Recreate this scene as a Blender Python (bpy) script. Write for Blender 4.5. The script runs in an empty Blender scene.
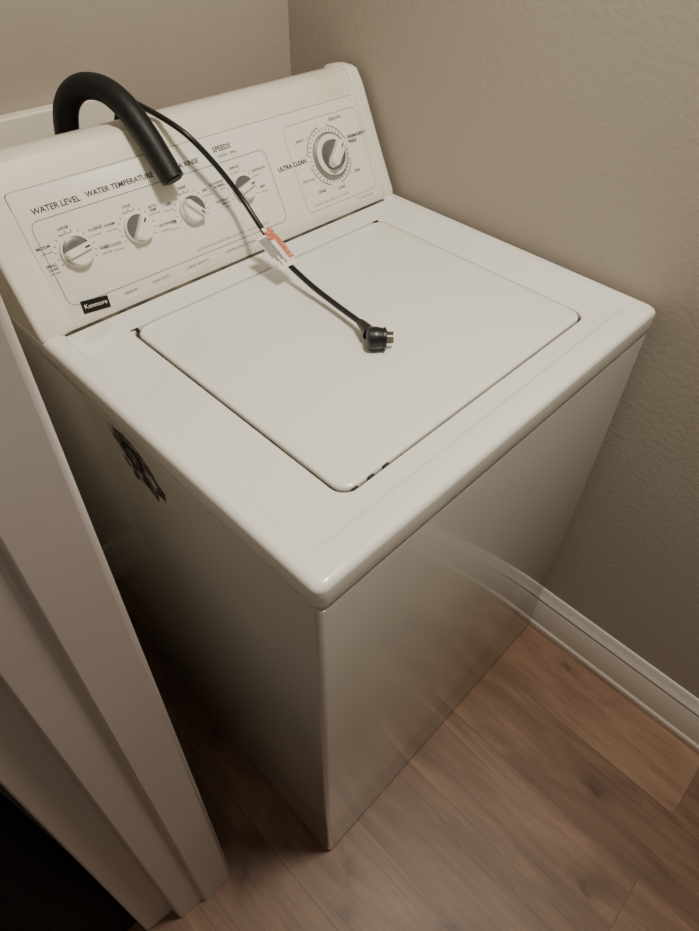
import bpy, bmesh, math, random
from mathutils import Vector, Matrix
random.seed(4)
scene=bpy.context.scene
col=scene.collection

# ---------------------------------------------------------------- helpers
def link(ob,parent=None):
    col.objects.link(ob)
    if parent: ob.parent=parent
    return ob
def empty(name):
    e=bpy.data.objects.new(name,None); e.empty_display_size=.1
    return link(e)
def mesh_obj(name,verts,faces,mat,parent=None,smooth=True,angle=35):
    me=bpy.data.meshes.new(name); me.from_pydata([tuple(v) for v in verts],[],faces)
    bm=bmesh.new(); bm.from_mesh(me); bmesh.ops.recalc_face_normals(bm,faces=bm.faces); bm.to_mesh(me); bm.free()
    me.materials.append(mat)
    if smooth:
        me.shade_smooth()
        try: me.set_sharp_from_angle(angle=math.radians(angle))
        except Exception: pass
    return link(bpy.data.objects.new(name,me),parent)
def bevel(ob,w,seg=3,ang=30):
    m=ob.modifiers.new("bevel",'BEVEL'); m.width=w; m.segments=seg; m.limit_method='ANGLE'; m.angle_limit=math.radians(ang)
    return ob
def box(name,x0,x1,y0,y1,z0,z1,mat,parent=None,bv=0,seg=3):
    v=[(x,y,z) for x in (x0,x1) for y in (y0,y1) for z in (z0,z1)]
    f=[(0,1,3,2),(4,6,7,5),(0,4,5,1),(2,3,7,6),(0,2,6,4),(1,5,7,3)]
    o=mesh_obj(name,v,f,mat,parent,smooth=bv>0)
    if bv: bevel(o,bv,seg)
    return o
def rr(x0,x1,y0,y1,r,n=8):
    pts=[]
    for cx,cy,a in ((x1-r,y0+r,-90),(x1-r,y1-r,0),(x0+r,y1-r,90),(x0+r,y0+r,180)):
        for i in range(n+1):
            t=math.radians(a+90*i/n); pts.append((cx+r*math.cos(t),cy+r*math.sin(t)))
    return pts
def loft(name,loops,mat,parent=None,cap0=True,cap1=True,angle=35):
    n=len(loops[0]);v=[p for l in loops for p in l];f=[]
    for k in range(len(loops)-1):
        for i in range(n):
            j=(i+1)%n; f.append((k*n+i,k*n+j,(k+1)*n+j,(k+1)*n+i))
    if cap0: f.append(tuple(range(n))[::-1])
    if cap1: f.append(tuple(range((len(loops)-1)*n,len(loops)*n)))
    return mesh_obj(name,v,f,mat,parent,angle=angle)
def tube(name,pts,rad,mat,parent=None,res=16,sub=10,cap=True,radii=None):
    P=[Vector(p) for p in pts];Q=[];RR=[]
    for i in range(len(P)-1):
        p0=P[max(i-1,0)];p1=P[i];p2=P[i+1];p3=P[min(i+2,len(P)-1)]
        for k in range(sub):
            t=k/sub
            Q.append(.5*((2*p1)+(-p0+p2)*t+(2*p0-5*p1+4*p2-p3)*t*t+(-p0+3*p1-3*p2+p3)*t**3))
            RR.append(rad if not radii else radii[i]*(1-t)+radii[i+1]*t)
    Q.append(P[-1]);RR.append(rad if not radii else radii[-1])
    T=(Q[1]-Q[0]).normalized();up=Vector((0,0,1)) if abs(T.z)<.9 else Vector((1,0,0))
    Nn=(up-T*up.dot(T)).normalized();loops=[]
    for i,q in enumerate(Q):
        T=(Q[min(i+1,len(Q)-1)]-Q[max(i-1,0)]).normalized()
        Nn=(Nn-T*Nn.dot(T)).normalized();B=T.cross(Nn)
        loops.append([q+(Nn*math.cos(a)+B*math.sin(a))*RR[i] for a in [2*math.pi*k/res for k in range(res)]])
    return loft(name,loops,mat,parent,cap,cap)

# ---------------------------------------------------------------- materials
def mat(name,color,rough=.5,metal=0,coat=0,noise=None,bump=None,spec=None,rvar=None):
    m=bpy.data.materials.new(name);m.use_nodes=True;nt=m.node_tree;b=nt.nodes["Principled BSDF"]
    b.inputs["Base Color"].default_value=(*color,1);b.inputs["Roughness"].default_value=rough;b.inputs["Metallic"].default_value=metal
    if coat: b.inputs["Coat Weight"].default_value=coat;b.inputs["Coat Roughness"].default_value=.05
    if spec is not None: b.inputs["Specular IOR Level"].default_value=spec
    tc=nt.nodes.new("ShaderNodeTexCoord")
    if noise:
        sc,col2,lo,hi=noise
        n=nt.nodes.new("ShaderNodeTexNoise");n.inputs["Scale"].default_value=sc;n.inputs["Detail"].default_value=3
        r=nt.nodes.new("ShaderNodeValToRGB");r.color_ramp.elements[0].position=lo;r.color_ramp.elements[1].position=hi
        r.color_ramp.elements[0].color=(*color,1);r.color_ramp.elements[1].color=(*col2,1)
        nt.links.new(tc.outputs["Object"],n.inputs["Vector"]);nt.links.new(n.outputs["Fac"],r.inputs["Fac"]);nt.links.new(r.outputs["Color"],b.inputs["Base Color"])
    if rvar:
        n=nt.nodes.new("ShaderNodeTexNoise");n.inputs["Scale"].default_value=rvar[0];n.inputs["Detail"].default_value=1
        mr=nt.nodes.new("ShaderNodeMapRange");mr.inputs["From Min"].default_value=.3;mr.inputs["From Max"].default_value=.7
        mr.inputs["To Min"].default_value=rvar[1];mr.inputs["To Max"].default_value=rvar[2]
        nt.links.new(tc.outputs["Object"],n.inputs["Vector"]);nt.links.new(n.outputs["Fac"],mr.inputs["Value"]);nt.links.new(mr.outputs["Result"],b.inputs["Roughness"])
    if bump:
        sc,st,dist=bump
        n=nt.nodes.new("ShaderNodeTexNoise");n.inputs["Scale"].default_value=sc;n.inputs["Detail"].default_value=2
        bp=nt.nodes.new("ShaderNodeBump");bp.inputs["Strength"].default_value=st;bp.inputs["Distance"].default_value=dist
        nt.links.new(tc.outputs["Object"],n.inputs["Vector"]);nt.links.new(n.outputs["Fac"],bp.inputs["Height"]);nt.links.new(bp.outputs["Normal"],b.inputs["Normal"])
    return m
M_wall=mat("wall_paint",(.365,.330,.280),.8,noise=(3,(.385,.348,.296),.3,.7),bump=(110,.2,.003))
M_ceil=mat("ceiling_paint",(.75,.73,.69),.8,bump=(80,.3,.004))
M_trim=mat("trim_paint",(.64,.61,.56),.3,bump=(40,.05,.002))
M_case=mat("casing_paint",(.46,.42,.400),.4,noise=(4,(.49,.45,.43),.3,.7),bump=(30,.08,.003))
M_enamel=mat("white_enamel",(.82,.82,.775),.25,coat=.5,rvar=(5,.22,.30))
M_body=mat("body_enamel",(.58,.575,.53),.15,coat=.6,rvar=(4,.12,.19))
M_plast=mat("cream_plastic",(.82,.79,.69),.38,noise=(9,(.68,.60,.44),.52,.85))
M_panel=mat("panel_face",(.83,.82,.765),.3,noise=(30,(.81,.79,.72),.4,.8))
M_dark=mat("dark_gap",(.02,.018,.015),.8)
M_gap=mat("gap_shade",(.12,.10,.08),.8,noise=(40,(.035,.028,.02),.35,.6))  # shade of the narrow gaps put into the colour, mottled brown
M_ink=mat("decal_ink",(.03,.03,.03),.6)
M_inkg=mat("decal_ink_grey",(.22,.21,.20),.6)
M_kgrey=mat("knob_grey",(.15,.15,.145),.35,metal=.3)
M_kring=mat("knob_ring",(.34,.335,.32),.3,metal=.6)
M_white=mat("knob_white",(.84,.83,.78),.3)
M_rubber=mat("black_rubber",(.006,.006,.007),.5,bump=(160,.25,.002),spec=.35)
M_cord=mat("cord_vinyl",(.008,.008,.009),.35)
M_metal=mat("prong_brass",(.16,.14,.11),.4,metal=1)
M_paper=mat("tag_paper",(.86,.84,.78),.7,noise=(60,(.78,.75,.68),.4,.7))
M_red=mat("tag_red",(.55,.15,.08),.6,noise=(200,(.68,.36,.25),.52,.60))
M_badge=mat("badge_black",(.012,.012,.012),.25)
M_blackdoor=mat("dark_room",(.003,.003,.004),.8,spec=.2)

def scar_mat():
    m=mat("chipped_paint",(.03,.03,.03),.5)
    nt=m.node_tree;b=nt.nodes["Principled BSDF"]
    tc=nt.nodes.new("ShaderNodeTexCoord");n=nt.nodes.new("ShaderNodeTexNoise");n.inputs["Scale"].default_value=48;n.inputs["Detail"].default_value=6
    r=nt.nodes.new("ShaderNodeValToRGB");e=r.color_ramp.elements
    e[0].position=.42;e[0].color=(.03,.026,.024,1);e[1].position=.60;e[1].color=(.50,.50,.52,1)
    x=e.new(.51);x.color=(.14,.13,.125,1)
    nt.links.new(tc.outputs["Object"],n.inputs["Vector"]);nt.links.new(n.outputs["Fac"],r.inputs["Fac"]);nt.links.new(r.outputs["Color"],b.inputs["Base Color"])
    return m
M_scar=scar_mat()

def floor_mat():
    m=bpy.data.materials.new("vinyl_plank");m.use_nodes=True;nt=m.node_tree;N=nt.nodes;L=nt.links;b=N["Principled BSDF"]
    tc=N.new("ShaderNodeTexCoord")
    mp=N.new("ShaderNodeMapping");mp.inputs["Rotation"].default_value=(0,0,math.radians(90));mp.inputs["Location"].default_value=(.31,.07,0)
    L.new(tc.outputs["Object"],mp.inputs["Vector"])
    br=N.new("ShaderNodeTexBrick");br.inputs["Scale"].default_value=1;br.inputs["Brick Width"].default_value=1.2;br.inputs["Row Height"].default_value=.15
    br.inputs["Mortar Size"].default_value=.0010;br.inputs["Mortar Smooth"].default_value=.4;br.offset=.37
    br.inputs["Color1"].default_value=(.0,.0,.0,1);br.inputs["Color2"].default_value=(1,1,1,1);br.inputs["Mortar"].default_value=(.5,.5,.5,1)
    L.new(mp.outputs["Vector"],br.inputs["Vector"])
    off0=N.new("ShaderNodeVectorMath");off0.operation='MULTIPLY_ADD';off0.inputs[1].default_value=(3.3,5.1,2);L.new(br.outputs["Color"],off0.inputs[0]);L.new(mp.outputs["Vector"],off0.inputs[2])
    def noise(scale,vec,s,det,rough,dist,loc=(0,0,0)):
        sc=N.new("ShaderNodeMapping");sc.inputs["Scale"].default_value=scale;sc.inputs["Location"].default_value=loc;L.new(vec,sc.inputs["Vector"])
        g=N.new("ShaderNodeTexNoise");g.inputs["Scale"].default_value=s;g.inputs["Detail"].default_value=det;g.inputs["Roughness"].default_value=rough;g.inputs["Distortion"].default_value=dist
        L.new(sc.outputs["Vector"],g.inputs["Vector"]);return g
    g=noise((1.3,5.5,1),off0.outputs["Vector"],2.6,5,.55,.9)
    fine=noise((2.5,60,1),off0.outputs["Vector"],2.5,5,.6,.3)
    r=N.new("ShaderNodeValToRGB");e=r.color_ramp.elements
    e[0].position=.28;e[0].color=(.135,.073,.046,1);e[1].position=.72;e[1].color=(.305,.190,.125,1);x=e.new(.5);x.color=(.222,.130,.085,1)
    L.new(g.outputs["Fac"],r.inputs["Fac"])
    fr=N.new("ShaderNodeValToRGB");fr.color_ramp.elements[0].position=.3;fr.color_ramp.elements[0].color=(.74,.71,.69,1);fr.color_ramp.elements[1].position=.62;fr.color_ramp.elements[1].color=(1,1,1,1)
    L.new(fine.outputs["Fac"],fr.inputs["Fac"])
    m1=N.new("ShaderNodeMixRGB");m1.blend_type='MULTIPLY';m1.inputs[0].default_value=1;L.new(r.outputs["Color"],m1.inputs[1]);L.new(fr.outputs["Color"],m1.inputs[2])
    wv=noise((6,6,1),mp.outputs["Vector"],4,3,.6,0)
    wa=N.new("ShaderNodeVectorMath");wa.operation='MULTIPLY_ADD';wa.inputs[1].default_value=(.05,.05,0);L.new(wv.outputs["Color"],wa.inputs[0]);L.new(mp.outputs["Vector"],wa.inputs[2])
    ks=N.new("ShaderNodeMapping");ks.inputs["Scale"].default_value=(3.0,5.5,1);ks.inputs["Location"].default_value=(.85,.2,0);L.new(wa.outputs["Vector"],ks.inputs["Vector"])
    v=N.new("ShaderNodeTexVoronoi");v.voronoi_dimensions='2D';v.inputs["Scale"].default_value=1.0;L.new(ks.outputs["Vector"],v.inputs["Vector"])
    kr=N.new("ShaderNodeValToRGB");kr.color_ramp.elements[0].position=.02;kr.color_ramp.elements[0].color=(.36,.32,.30,1);kr.color_ramp.elements[1].position=.15;kr.color_ramp.elements[1].color=(1,1,1,1)
    kx=kr.color_ramp.elements.new(.055);kx.color=(.74,.70,.68,1)
    L.new(v.outputs["Distance"],kr.inputs["Fac"])
    mx=N.new("ShaderNodeMixRGB");mx.blend_type='MULTIPLY';mx.inputs[0].default_value=.9
    L.new(m1.outputs["Color"],mx.inputs[1]);L.new(kr.outputs["Color"],mx.inputs[2])
    tn=N.new("ShaderNodeMixRGB");tn.blend_type='MULTIPLY';tn.inputs[0].default_value=1
    tr=N.new("ShaderNodeValToRGB");tr.color_ramp.elements[0].color=(.84,.82,.80,1);tr.color_ramp.elements[1].color=(1.0,1,1,1)
    L.new(br.outputs["Color"],tr.inputs["Fac"]);L.new(mx.outputs["Color"],tn.inputs[1]);L.new(tr.outputs["Color"],tn.inputs[2])
    sm=N.new("ShaderNodeMixRGB");sm.inputs[2].default_value=(.08,.045,.03,1)
    sf=N.new("ShaderNodeMath");sf.operation='MULTIPLY';sf.inputs[1].default_value=.8;L.new(br.outputs["Fac"],sf.inputs[0])
    L.new(sf.outputs[0],sm.inputs[0]);L.new(tn.outputs["Color"],sm.inputs[1])
    L.new(sm.outputs["Color"],b.inputs["Base Color"]);b.inputs["Roughness"].default_value=.45
    bp=N.new("ShaderNodeBump");bp.inputs["Strength"].default_value=.1;bp.inputs["Distance"].default_value=.002;L.new(fine.outputs["Fac"],bp.inputs["Height"]);L.new(bp.outputs["Normal"],b.inputs["Normal"])
    return m
M_floor=floor_mat()

# ---------------------------------------------------------------- room
XW=.701;YB=.83;ZC=2.4
box("floor",-1.6,XW+.1,-1.9,YB+.1,-.05,0,M_floor)
box("ceiling",-1.6,XW+.1,-1.9,YB+.1,ZC,ZC+.05,M_ceil)
box("wall_right",XW,XW+.1,-1.9,YB+.1,0,ZC,M_wall)
box("wall_back",-.27,XW,YB,YB+.1,0,ZC,M_wall)
box("wall_left",-.25,-.165,.20,YB,0,ZC,M_wall)
box("wall_front",-1.6,XW,-1.95,-1.85,0,ZC,M_wall)
box("wall_hall",-1.65,-1.55,-1.85,.25,0,ZC,M_wall)
box("wall_header",-1.55,-.25,.20,.25,2.06,ZC,M_wall)
def extr_z(name,prof,z0,z1,m,parent=None,bv=0,lean=0):
    n=len(prof);v=[(x+lean*z0,y,z0) for x,y in prof]+[(x+lean*z1,y,z1) for x,y in prof]
    f=[(i,(i+1)%n,n+(i+1)%n,n+i) for i in range(n)]+[tuple(range(n))[::-1],tuple(range(n,2*n))]
    o=mesh_obj(name,v,f,m,parent,angle=30)
    if bv: bevel(o,bv,2)
    return o
cas=[(-.147,.110),(-.147,.20),(-.307,.20),(-.305,.142),(-.256,.136),(-.253,.114),(-.211,.111),(-.207,.104),(-.152,.104)]
extr_z("trim_1",cas,0,2.06,M_case,bv=.0025,lean=.017)
dd=empty("door_1")
box("door_leaf",-1.15,-.3085,.165,.198,.006,2.04,M_blackdoor,dd,.003)  # black leaf stands in for the dark doorway, its darkness put into the colour
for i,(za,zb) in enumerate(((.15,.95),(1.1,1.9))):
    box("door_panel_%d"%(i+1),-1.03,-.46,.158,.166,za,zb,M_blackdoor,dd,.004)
def base_y(name,prof,y0,y1,m):
    n=len(prof);v=[(x,y0,z) for x,z in prof]+[(x,y1,z) for x,z in prof]
    f=[(i,(i+1)%n,n+(i+1)%n,n+i) for i in range(n)]+[tuple(range(n)),tuple(range(n,2*n))[::-1]]
    return bevel(mesh_obj(name,v,f,m,angle=25),.0015,2)
bprof=[(XW,0),(.684,0),(.684,.012),(.688,.018),(.688,.094),(.6905,.100),(.688,.106),(.6905,.113),(.695,.122),(.6955,.132),(.698,.137),(XW,.138)]
base_y("baseboard_right",bprof,-1.85,YB-.002,M_trim)
box("baseboard_back",-.16,.683,YB-.013,YB,0,.135,M_trim,None,.003)
lg=box("trim_2",-.15,.33,YB-.022,YB,1.040,1.090,M_plast,None,.003)

# ---------------------------------------------------------------- washing machine
wm=empty("washing_machine")
H=.911;YR=.700
def L3(r,z): return [(x,y,z) for x,y in r]
bl=[]
for z,o in ((.006,.004),(.008,.001),(.012,0),(.866,0),(.8695,.0008),(.8705,.003)):
    bl.append(L3(rr(.000+o,.683-o,-.001+o,YR-.003-o,.008),z))
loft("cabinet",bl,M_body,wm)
loft("seam_gasket",[L3(rr(.0035,.6795,.003,YR-.008,.010),.869),L3(rr(.0035,.6795,.003,YR-.008,.010),.882)],M_dark,wm)
for i,(x,y) in enumerate(((.05,.05),(.63,.05),(.05,.64),(.63,.64))):
    loft("foot_%d"%(i+1),[[(x+.018*math.cos(a),y+.018*math.sin(a),z) for a in [k*math.pi/8 for k in range(16)]] for z in (0,.016)],M_dark,wm)
tl=[];X0,X1=-.0015,.691
def add(x0,x1,y0,y1,r,z): tl.append(L3(rr(x0,x1,y0,y1,r,8),z))
add(.003,.684,.004,YR-.004,.012,.8752)
add(X0+.002,X1-.002,.0005,YR,.013,.8752)
add(X0+.0004,X1-.0004,-.0012,YR,.014,.8767)
add(X0,X1,-.0015,YR,.014,.879)
add(X0,X1,-.0015,YR,.014,.902)
for t in (20,40,60,80,90):
    a=math.radians(t);o=.009*(1-math.cos(a));add(X0+o,X1-o,-.0015+o,YR-o*.2,.014,.902+.009*math.sin(a))
add(.022,.664,.034,YR-.005,.02,H)
add(.0240,.6620,.036,YR-.007,.02,H-.0008)
add(.0265,.6595,.039,YR-.009,.02,H-.0032)
add(.0290,.6570,.042,YR-.012,.02,H-.0040)
add(.0950,.5985,.0645,.4865,.022,H-.0040)
add(.0972,.5965,.0662,.4850,.021,H-.0046)
add(.0976,.5960,.0666,.4846,.021,H-.0070)
add(.0976,.5960,.0666,.4846,.021,H-.024)
loft("top_panel",tl,M_enamel,wm,cap0=True,cap1=False,angle=50)
loft("lid_gap_fill",[L3(rr(.0978,.5958,.0668,.4844,.02),H-.0245),L3(rr(.0978,.5958,.0668,.4844,.02),H-.0095)],M_gap,wm)  # dark slab raised under the lid so its gap reads as shaded
ll=[]
for o,z in ((.002,H-.0094),(0,H-.0090),(0,H-.0062),(.0006,H-.0042),(.002,H-.0030),(.004,H-.0024),(.012,H-.0022)):
    ll.append(L3(rr(.1020+o,.5933-o,.0700+o,.4800-o,.020),z))
loft("lid",ll,M_enamel,wm,angle=60)
for i,x in enumerate((.104,.584)):
    box("hinge_%d"%(i+1),x-.006,x+.006,.4795,.4835,H-.014,H-.0035,M_dark,wm,.001)
for i,x in enumerate((.117,.142,.166)):
    box("bumper_%d"%(i+1),x-.005,x+.004,.0662,.0705,H-.010,H-.0038,M_dark,wm,.001)
# ---- console
TA=math.radians(26.5);Sv=Vector((0,math.sin(TA),math.cos(TA)));Nv=Vector((0,-math.cos(TA),math.sin(TA)));Av=Vector((0,.533,H))
def con(x,s,d=0): return Vector((x,0,0))+Av+Sv*s+Nv*d
def prof_console(ins):
    P=[con(0,-.004,.001-ins),con(0,.010,.004-ins),con(0,.030,.003-ins),con(0,.110,.0015-ins),con(0,.190,.001-ins),con(0,.203,-.001-ins)]
    out=[(p.y,p.z) for p in P]
    top=1.106-ins
    out+=[(.633+ins*.3,1.1035-ins),(.643,top),(.665,top),(.690,1.100-ins),(.703-ins,1.085),(.706-ins,1.06),(.706-ins,H-.005)]
    out[0]=(out[0][0],H-.005)
    return out
def extr_x(name,prof,x0,x1,m,bv=0,ang=25):
    n=len(prof);v=[(x0,y,z) for y,z in prof]+[(x1,y,z) for y,z in prof]
    f=[(i,(i+1)%n,n+(i+1)%n,n+i) for i in range(n)]+[tuple(range(n)),tuple(range(n,2*n))[::-1]]
    o=mesh_obj(name,v,f,m,wm,angle=40)
    if bv: bevel(o,bv,4,50)
    return o
extr_x("console_shell",prof_console(.005),.035,.664,M_plast)
extr_x("end_cap_1",prof_console(0),-.002,.040,M_plast,.006)
extr_x("end_cap_2",prof_console(0),.660,.687,M_plast,.006)
extr_x("console_base_gap",[(.5285,H-.0045),(.5285,H-.0032),(.69,H-.0032),(.69,H-.0045)],.030,.66,M_gap)
def plate(name,x0,x1,s0,s1,d0,d1,r,m):
    lo=[]
    for d,o in ((d0,0),(d1-.0006,0),(d1,.0008)):
        lo.append([con(x,s,d) for x,s in rr(x0+o,x1-o,s0+o,s1-o,r)])
    return loft(name,lo,m,wm,angle=30)
plate("panel_shadow_line",.0415,.6585,.0045,.1795,-.006,-.0038,.006,M_gap)
plate("control_panel",.043,.657,.006,.178,-.006,-.0012,.006,M_panel)
class Acc:
    def __init__(s): s.v=[];s.f=[]
    def ribbon(s,pts,w,closed=False,d=-.0009):
        n=len(pts);base=len(s.v)
        for i,(x,y) in enumerate(pts):
            a=pts[(i-1)%n] if (closed or i>0) else pts[i];b=pts[(i+1)%n] if (closed or i<n-1) else pts[i]
            tx,ty=b[0]-a[0],b[1]-a[1];l=math.hypot(tx,ty) or 1;nx,ny=-ty/l*w/2,tx/l*w/2
            s.v+= [con(x+nx,y+ny,d),con(x-nx,y-ny,d)]
        for i in range(n if closed else n-1):
            j=(i+1)%n;s.f.append((base+2*i,base+2*i+1,base+2*j+1,base+2*j))
    def text(s,t,x,y,size,align='CENTER',d=-.0008,bold=0,rot=0):
        cu=bpy.data.curves.new("t",'FONT');cu.body=t;cu.size=size;cu.align_x=align;cu.align_y='CENTER';cu.resolution_u=2;cu.offset=bold
        o=bpy.data.objects.new("t",cu);col.objects.link(o);bpy.context.view_layer.update()
        me=bpy.data.meshes.new_from_object(o.evaluated_get(bpy.context.evaluated_depsgraph_get()))
        b=len(s.v);c,sn=math.cos(rot),math.sin(rot)
        for v in me.vertices: s.v.append(con(x+v.co.x*c-v.co.y*sn,y+v.co.x*sn+v.co.y*c,d))
        for p in me.polygons: s.f.append(tuple(b+i for i in p.vertices))
        bpy.data.objects.remove(o);bpy.data.meshes.remove(me)
ink=Acc();gry=Acc();wht=Acc()
ink.text("WATER LEVEL",.064,.150,.0105,'LEFT',bold=.0002)
ink.text("WATER TEMPERATURE",.139,.151,.0100,'LEFT',bold=.0002)
ink.text("EXTRA RINSE",.262,.151,.0095,'LEFT',bold=.0002)
ink.text("SPEEDS",.348,.158,.0105,'LEFT',bold=.0002)
ink.text("WASH / SPIN",.370,.1475,.0060)
gry.ribbon(rr(.054,.438,.026,.139,.012),.0010,True)
gry.ribbon(rr(.484,.652,.022,.160,.012),.0007,True)
def ring(cx,cy,r,a0=0,a1=360,n=40): return [(cx+r*math.cos(math.radians(a0+(a1-a0)*i/n)),cy+r*math.sin(math.radians(a0+(a1-a0)*i/n))) for i in range(n+(a1-a0<360))]
labs={.094:["SMALL\nLOAD","MEDIUM","LARGE","X-LARGE","RESET"],.188:["HOT/COLD","WARM","COLD","AUTO\nTEMP","HOT/WARM"],.279:["ON","OFF","RINSE","2ND",""],.376:["FAST/FAST\nHEAVY","SLOW/FAST\nNORMAL","GENTLE","FAST/SLOW","MED"]}
kn={.094:.090,.188:.091,.279:.091,.376:.095}
for kx,ls in labs.items():
    for t,a in zip(ls,(200,150,95,35,-15)):
        if not t: continue
        R=.031;px=kx+R*1.05*math.cos(math.radians(a));py=kn[kx]+R*math.sin(math.radians(a))
        al='RIGHT' if 110<a<250 else ('LEFT' if a<70 else 'CENTER')
        ink.text(t,px,py+.001,.0050,al,bold=.0001)
        ink.text("cold rinse" if kx<.3 else "cottons",px,py-.0065,.0038,al)
    for a in range(-30,220,18):
        p=ring(kx,kn[kx],.0250,a,a+1,1);q=ring(kx,kn[kx],.0280,a,a+1,1);ink.ribbon([p[0],q[0]],.0010)
TX,TS=.565,.098
for a in range(0,360,10):
    p=ring(TX,TS,.040,a,a+1,1);q=ring(TX,TS,.0445,a,a+1,1);ink.ribbon([p[0],q[0]],.0012)
for a0,a1 in ((20,75),(100,170),(190,250),(280,340)):
    ink.ribbon(ring(TX,TS,.0475,a0,a1,20),.0013)
ink.text("ULTRA CLEAN",TX-.052,TS+.004,.0095,'RIGHT',bold=.0003)
ink.text("PERMANENT\nPRESS",TX+.050,TS+.014,.0078,'LEFT',bold=.0002)
ink.text("DELICATE",TX+.02,TS+.053,.0064,'LEFT',bold=.0001)
ink.text("KNITS",TX-.045,TS+.035,.0060,'RIGHT',bold=.0001)
ink.text("RINSE",TX-.03,TS-.050,.0064,'RIGHT',bold=.0001)
ink.text("SOAK",TX+.006,TS-.055,.0064,bold=.0001)
ink.text("SPIN",TX+.045,TS-.038,.0064,'LEFT',bold=.0001)
ink.text("PRE-WASH",TX-.046,TS-.027,.0056,'RIGHT')
for i in range(12):
    a=15+i*30
    p=ring(TX,TS,.0515,a,a+1,1)[0];gry.text(str((i*2)%14+2),p[0],p[1],.0042)
for i,(x,t) in enumerate(((.13,"SERIES 80"),(.175,"HEAVY DUTY"),(.235,"LARGE CAPACITY"),(.305,"3 WATER LEVELS   4 WASH TEMPERATURES"))):
    ink.text(t,x,.016,.0050,'LEFT')
gry.text("CLOTHES SHOULD MOVE FREELY IN WATER   -   SEE LID FOR DETAILS",.26,.034,.0045,'LEFT')
gry.text("PUSH IN TO SET   PULL OUT TO START",.50,.030,.0048,'LEFT')
gry.text("TO STOP - PUSH IN",.60,.014,.0045,'LEFT')
mesh_obj("decal_lettering",ink.v,ink.f,M_ink,wm,False)
mesh_obj("decal_lines",gry.v,gry.f,M_inkg,wm,False)
b=[(.066,.012),(.104,.008),(.106,.024),(.068,.029)]
mesh_obj("maker_badge",[con(x,s,d) for d in (-.0014,.0002) for x,s in b],[(0,1,2,3),(4,5,6,7),(0,1,5,4),(1,2,6,5),(2,3,7,6),(3,0,4,7)],M_badge,wm,False)
wht.text("Kenmore",.086,.0185,.0085,'CENTER',d=.0006,rot=-.1)
mesh_obj("badge_lettering",wht.v,wht.f,M_white,wm,False)
def circ(cx,cs,r,d,n=40): return [con(cx+r*math.cos(2*math.pi*k/n),cs+r*math.sin(2*math.pi*k/n),d) for k in range(n)]
def knob(i,cx,cs,R,ang,big=False):
    loft("knob_%d_skirt"%i,[circ(cx,cs,R*q,d) for q,d in ((1.0,-.002),(1.02,.003),(1.0,.005),(.93,.0062),(.90,.0062))],M_white if not big else M_kring,wm)
    loft("knob_%d_dial"%i,[circ(cx,cs,R*q,d) for q,d in ((.90,.005),(.90,.0068),(.86,.0074),(.5,.0074))],M_kgrey if not big else M_white,wm)
    if big:
        loft("knob_%d_hub"%i,[circ(cx,cs,R*q,d) for q,d in ((.66,.007),(.64,.014),(.58,.017),(.3,.018))],M_kgrey,wm)
        h0,h1=.014,.028
    else: h0,h1=.006,.018
    c,s=math.cos(ang),math.sin(ang)
    def loc(u,v,d): return con(cx+u*c-v*s,cs+u*s+v*c,d)
    n=18;hm=[(R*.84*math.cos(math.pi+math.pi*t/n),R*.84*math.sin(math.pi+math.pi*t/n)) for t in range(n+1)]
    if not big:
        loft("knob_%d_body"%i,[[loc(u*q,v*q-R*.1,d) for u,v in hm] for q,d in ((1,.006),(.98,.011),(.9,.013))],M_white,wm)
    Lb=R*(.92 if not big else .66);Wb=R*.24
    gl=[]
    for q,d in ((1.0,h0),(.97,h0+(h1-h0)*.6),(.9,h1-.001),(.75,h1)):
        gl.append([loc(u,v,d) for u,v in rr(-Lb*q,Lb*q,-Wb*q,Wb*q,Wb*q*.9,5)])
    loft("knob_%d_grip"%i,gl,M_white,wm)
    mk=[loc(u,v,h1+.0003) for u,v in ((Lb*.35,-.0012),(Lb*.72,-.0012),(Lb*.72,.0012),(Lb*.35,.0012))]
    mesh_obj("knob_%d_pointer"%i,mk,[(0,1,2,3)],M_ink,wm,False)
knob(1,.094,.090,.0215,math.radians(8))
knob(2,.188,.091,.0205,math.radians(50))
knob(3,.279,.091,.0205,math.radians(-50))
knob(4,.376,.095,.0195,math.radians(15))
knob(5,TX,TS,.0365,math.radians(45),True)

def scar(name,sc,t,m):
    mesh_obj(name,[(.0000-q,y,z) for q in (-.001,t) for y,z in sc],[tuple(range(len(sc))),tuple(range(len(sc),2*len(sc)))]+[(i,(i+1)%len(sc),len(sc)+(i+1)%len(sc),len(sc)+i) for i in range(len(sc))],m,wm,False)
sc=[(.396,.864),(.378,.8665),(.352,.866),(.334,.860),(.316,.852),(.302,.838),(.292,.822),(.280,.814),(.284,.794),(.300,.799),(.304,.780),(.324,.791),(.341,.796),(.352,.784),(.366,.802),(.378,.816),(.382,.836),(.392,.848)]
scar("paint_scar",sc,.0005,M_scar)
ov=[(.345+.022*math.cos(a)*.95-.010*math.sin(a),.834+.017*math.sin(a)+.012*math.cos(a)) for a in [2*math.pi*k/24 for k in range(24)]]
scar("scar_core",ov,.0008,M_dark)
ov=[(.343+.014*math.cos(a),.832+.010*math.sin(a)+.006*math.cos(a)) for a in [2*math.pi*k/20 for k in range(20)]]
scar("scar_metal",ov,.0011,M_scar)

# ---------------------------------------------------------------- drain hose
dh=empty("drain_hose")
tube("hose_sleeve",[(.195,.765,.60),(.195,.762,.90),(.195,.756,1.00),(.197,.750,1.06),(.203,.738,1.110),(.216,.712,1.138),(.233,.680,1.142),(.242,.645,1.128),(.247,.610,1.098),(.2505,.585,1.068),(.2525,.567,1.046)],.0172,M_rubber,dh,24)
tube("hose_bore",[(.2524,.569,1.0485),(.2527,.5655,1.0442)],.0125,M_dark,dh,20,2)

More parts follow.
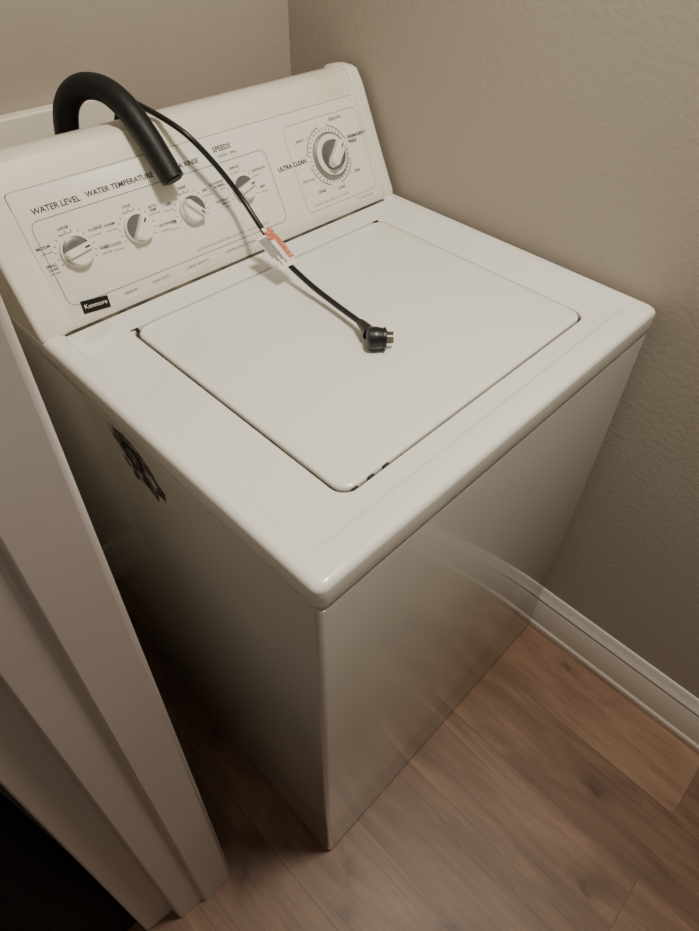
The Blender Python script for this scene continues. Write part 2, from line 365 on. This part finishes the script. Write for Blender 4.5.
# ---------------------------------------------------------------- power cord
pc=empty("power_cord")
tube("cord",[(.270,.785,.70),(.272,.770,.98),(.275,.735,1.085),(.276,.700,1.1115),(.279,.650,1.113),(.296,.590,1.093),(.322,.562,1.050),(.343,.538,1.004),(.345,.495,.968),(.339,.443,.944),(.334,.380,.930),(.330,.320,.924),(.322,.262,.925),(.316,.243,.925)],.0042,M_cord,pc,12)
tube("strain_relief",[(.3225,.264,.925),(.318,.248,.925),(.314,.237,.924)],.008,M_cord,pc,14,4,radii=[.0055,.0080,.0105])
tube("plug_body",[(.303,.233,.9240),(.306,.230,.9240),(.312,.224,.9240),(.320,.2165,.9240),(.3225,.214,.9240)],.013,M_cord,pc,20,4,radii=[.009,.0155,.0160,.0135,.012])
tube("plug_rim",[(.3195,.217,.924),(.3215,.215,.924)],.0150,M_cord,pc,20,2)
dx,dy=.69,-.72
for i,o in enumerate((-.0062,.0062)):
    px,py=.3225-dy*o,.214+dx*o
    v=[]
    for t in (-.002,.009):
        for w in (-.0008,.0008):
            for z in (-.0025,.0025): v.append((px+dx*t-dy*w,py+dy*t+dx*w,.928+z))
    mesh_obj("prong_%d"%(i+1),v,[(0,1,3,2),(4,6,7,5),(0,4,5,1),(2,3,7,6),(0,2,6,4),(1,5,7,3)],M_metal,pc,False)
tube("ground_pin",[(.3215,.215,.919),(.329,.207,.919)],.0022,M_metal,pc,10,2)
c0=Vector((.3430,.485,.9625));c1=Vector((.3370,.420,.9380));ax=(c1-c0).normalized()
side=Vector((-1,-.1,-.10));side=(side-ax*side.dot(ax)).normalized();nn=ax.cross(side)
if nn.z<0: nn=-nn
def flap(name,t0,t1,w0,w1,h,m,bend=.15,sk=0):
    v=[];f=[];n=8
    for lay in (0,.0005):
        for i in range(n+1):
            w=w0+(w1-w0)*i/n
            for t in (t0,t1): v.append(c0+ax*(t+sk*w)+side*w+nn*(h+lay-bend*w*abs(w)/.03))
    k=2*(n+1)
    for i in range(n):
        a=2*i;f.append((a,a+1,a+3,a+2));f.append((k+a,k+a+2,k+a+3,k+a+1))
    f+=[(0,1,k+1,k),(2*n,2*n+1,k+2*n+1,k+2*n)]
    for i in range(n):
        a=2*i;f.append((a,a+2,k+a+2,k+a));f.append((a+1,a+3,k+a+3,k+a+1))
    return mesh_obj(name,v,f,m,pc,True)
flap("tag_flap",.004,.070,-.009,.020,.0052,M_paper)
flap("tag_sleeve",-.008,.060,-.0112,.0035,.0060,M_paper,.15)
flap("tag_warning_band",-.006,.058,-.0112,-.0030,.0066,M_red,.15)
flap("tag_warning_patch",.000,.018,-.0030,.0040,.0066,M_red,.15)
for i in range(6):
    flap("tag_print_%d"%(i+1),.009,.064-(i%3)*.009,.0050+i*.0025,.0061+i*.0025,.0060,M_ink,.15)

# ---------------------------------------------------------------- lights
def area(name,loc,size,energy,colr,rot=(0,0,0)):
    l=bpy.data.lights.new(name,'AREA');l.shape='DISK';l.size=size;l.energy=energy;l.color=colr
    o=bpy.data.objects.new(name,l);o.location=loc;o.rotation_euler=rot;link(o);return o
area("ceiling_light",(.33,-.20,2.37),.26,27,(1,.905,.76))
area("hall_fill",(-.95,-1.1,2.37),.3,3,(1,.95,.86))  # added fill to lift the washer's left side, no lamp known there
w=bpy.data.worlds.new("world");scene.world=w;w.use_nodes=True
w.node_tree.nodes["Background"].inputs[0].default_value=(.9,.88,.85,1);w.node_tree.nodes["Background"].inputs[1].default_value=.1

# ---------------------------------------------------------------- camera
cam=bpy.data.cameras.new("camera");co=bpy.data.objects.new("camera",cam);link(co)
co.location=(-.21165,-.24403,1.42646);co.rotation_euler=(.79826,-.03204,-.80272)
cam.sensor_fit='VERTICAL';cam.sensor_height=36;cam.lens=36*642.55/931
cam.shift_x=-17.98/931;cam.shift_y=-29.62/931;cam.clip_start=.01
scene.camera=co
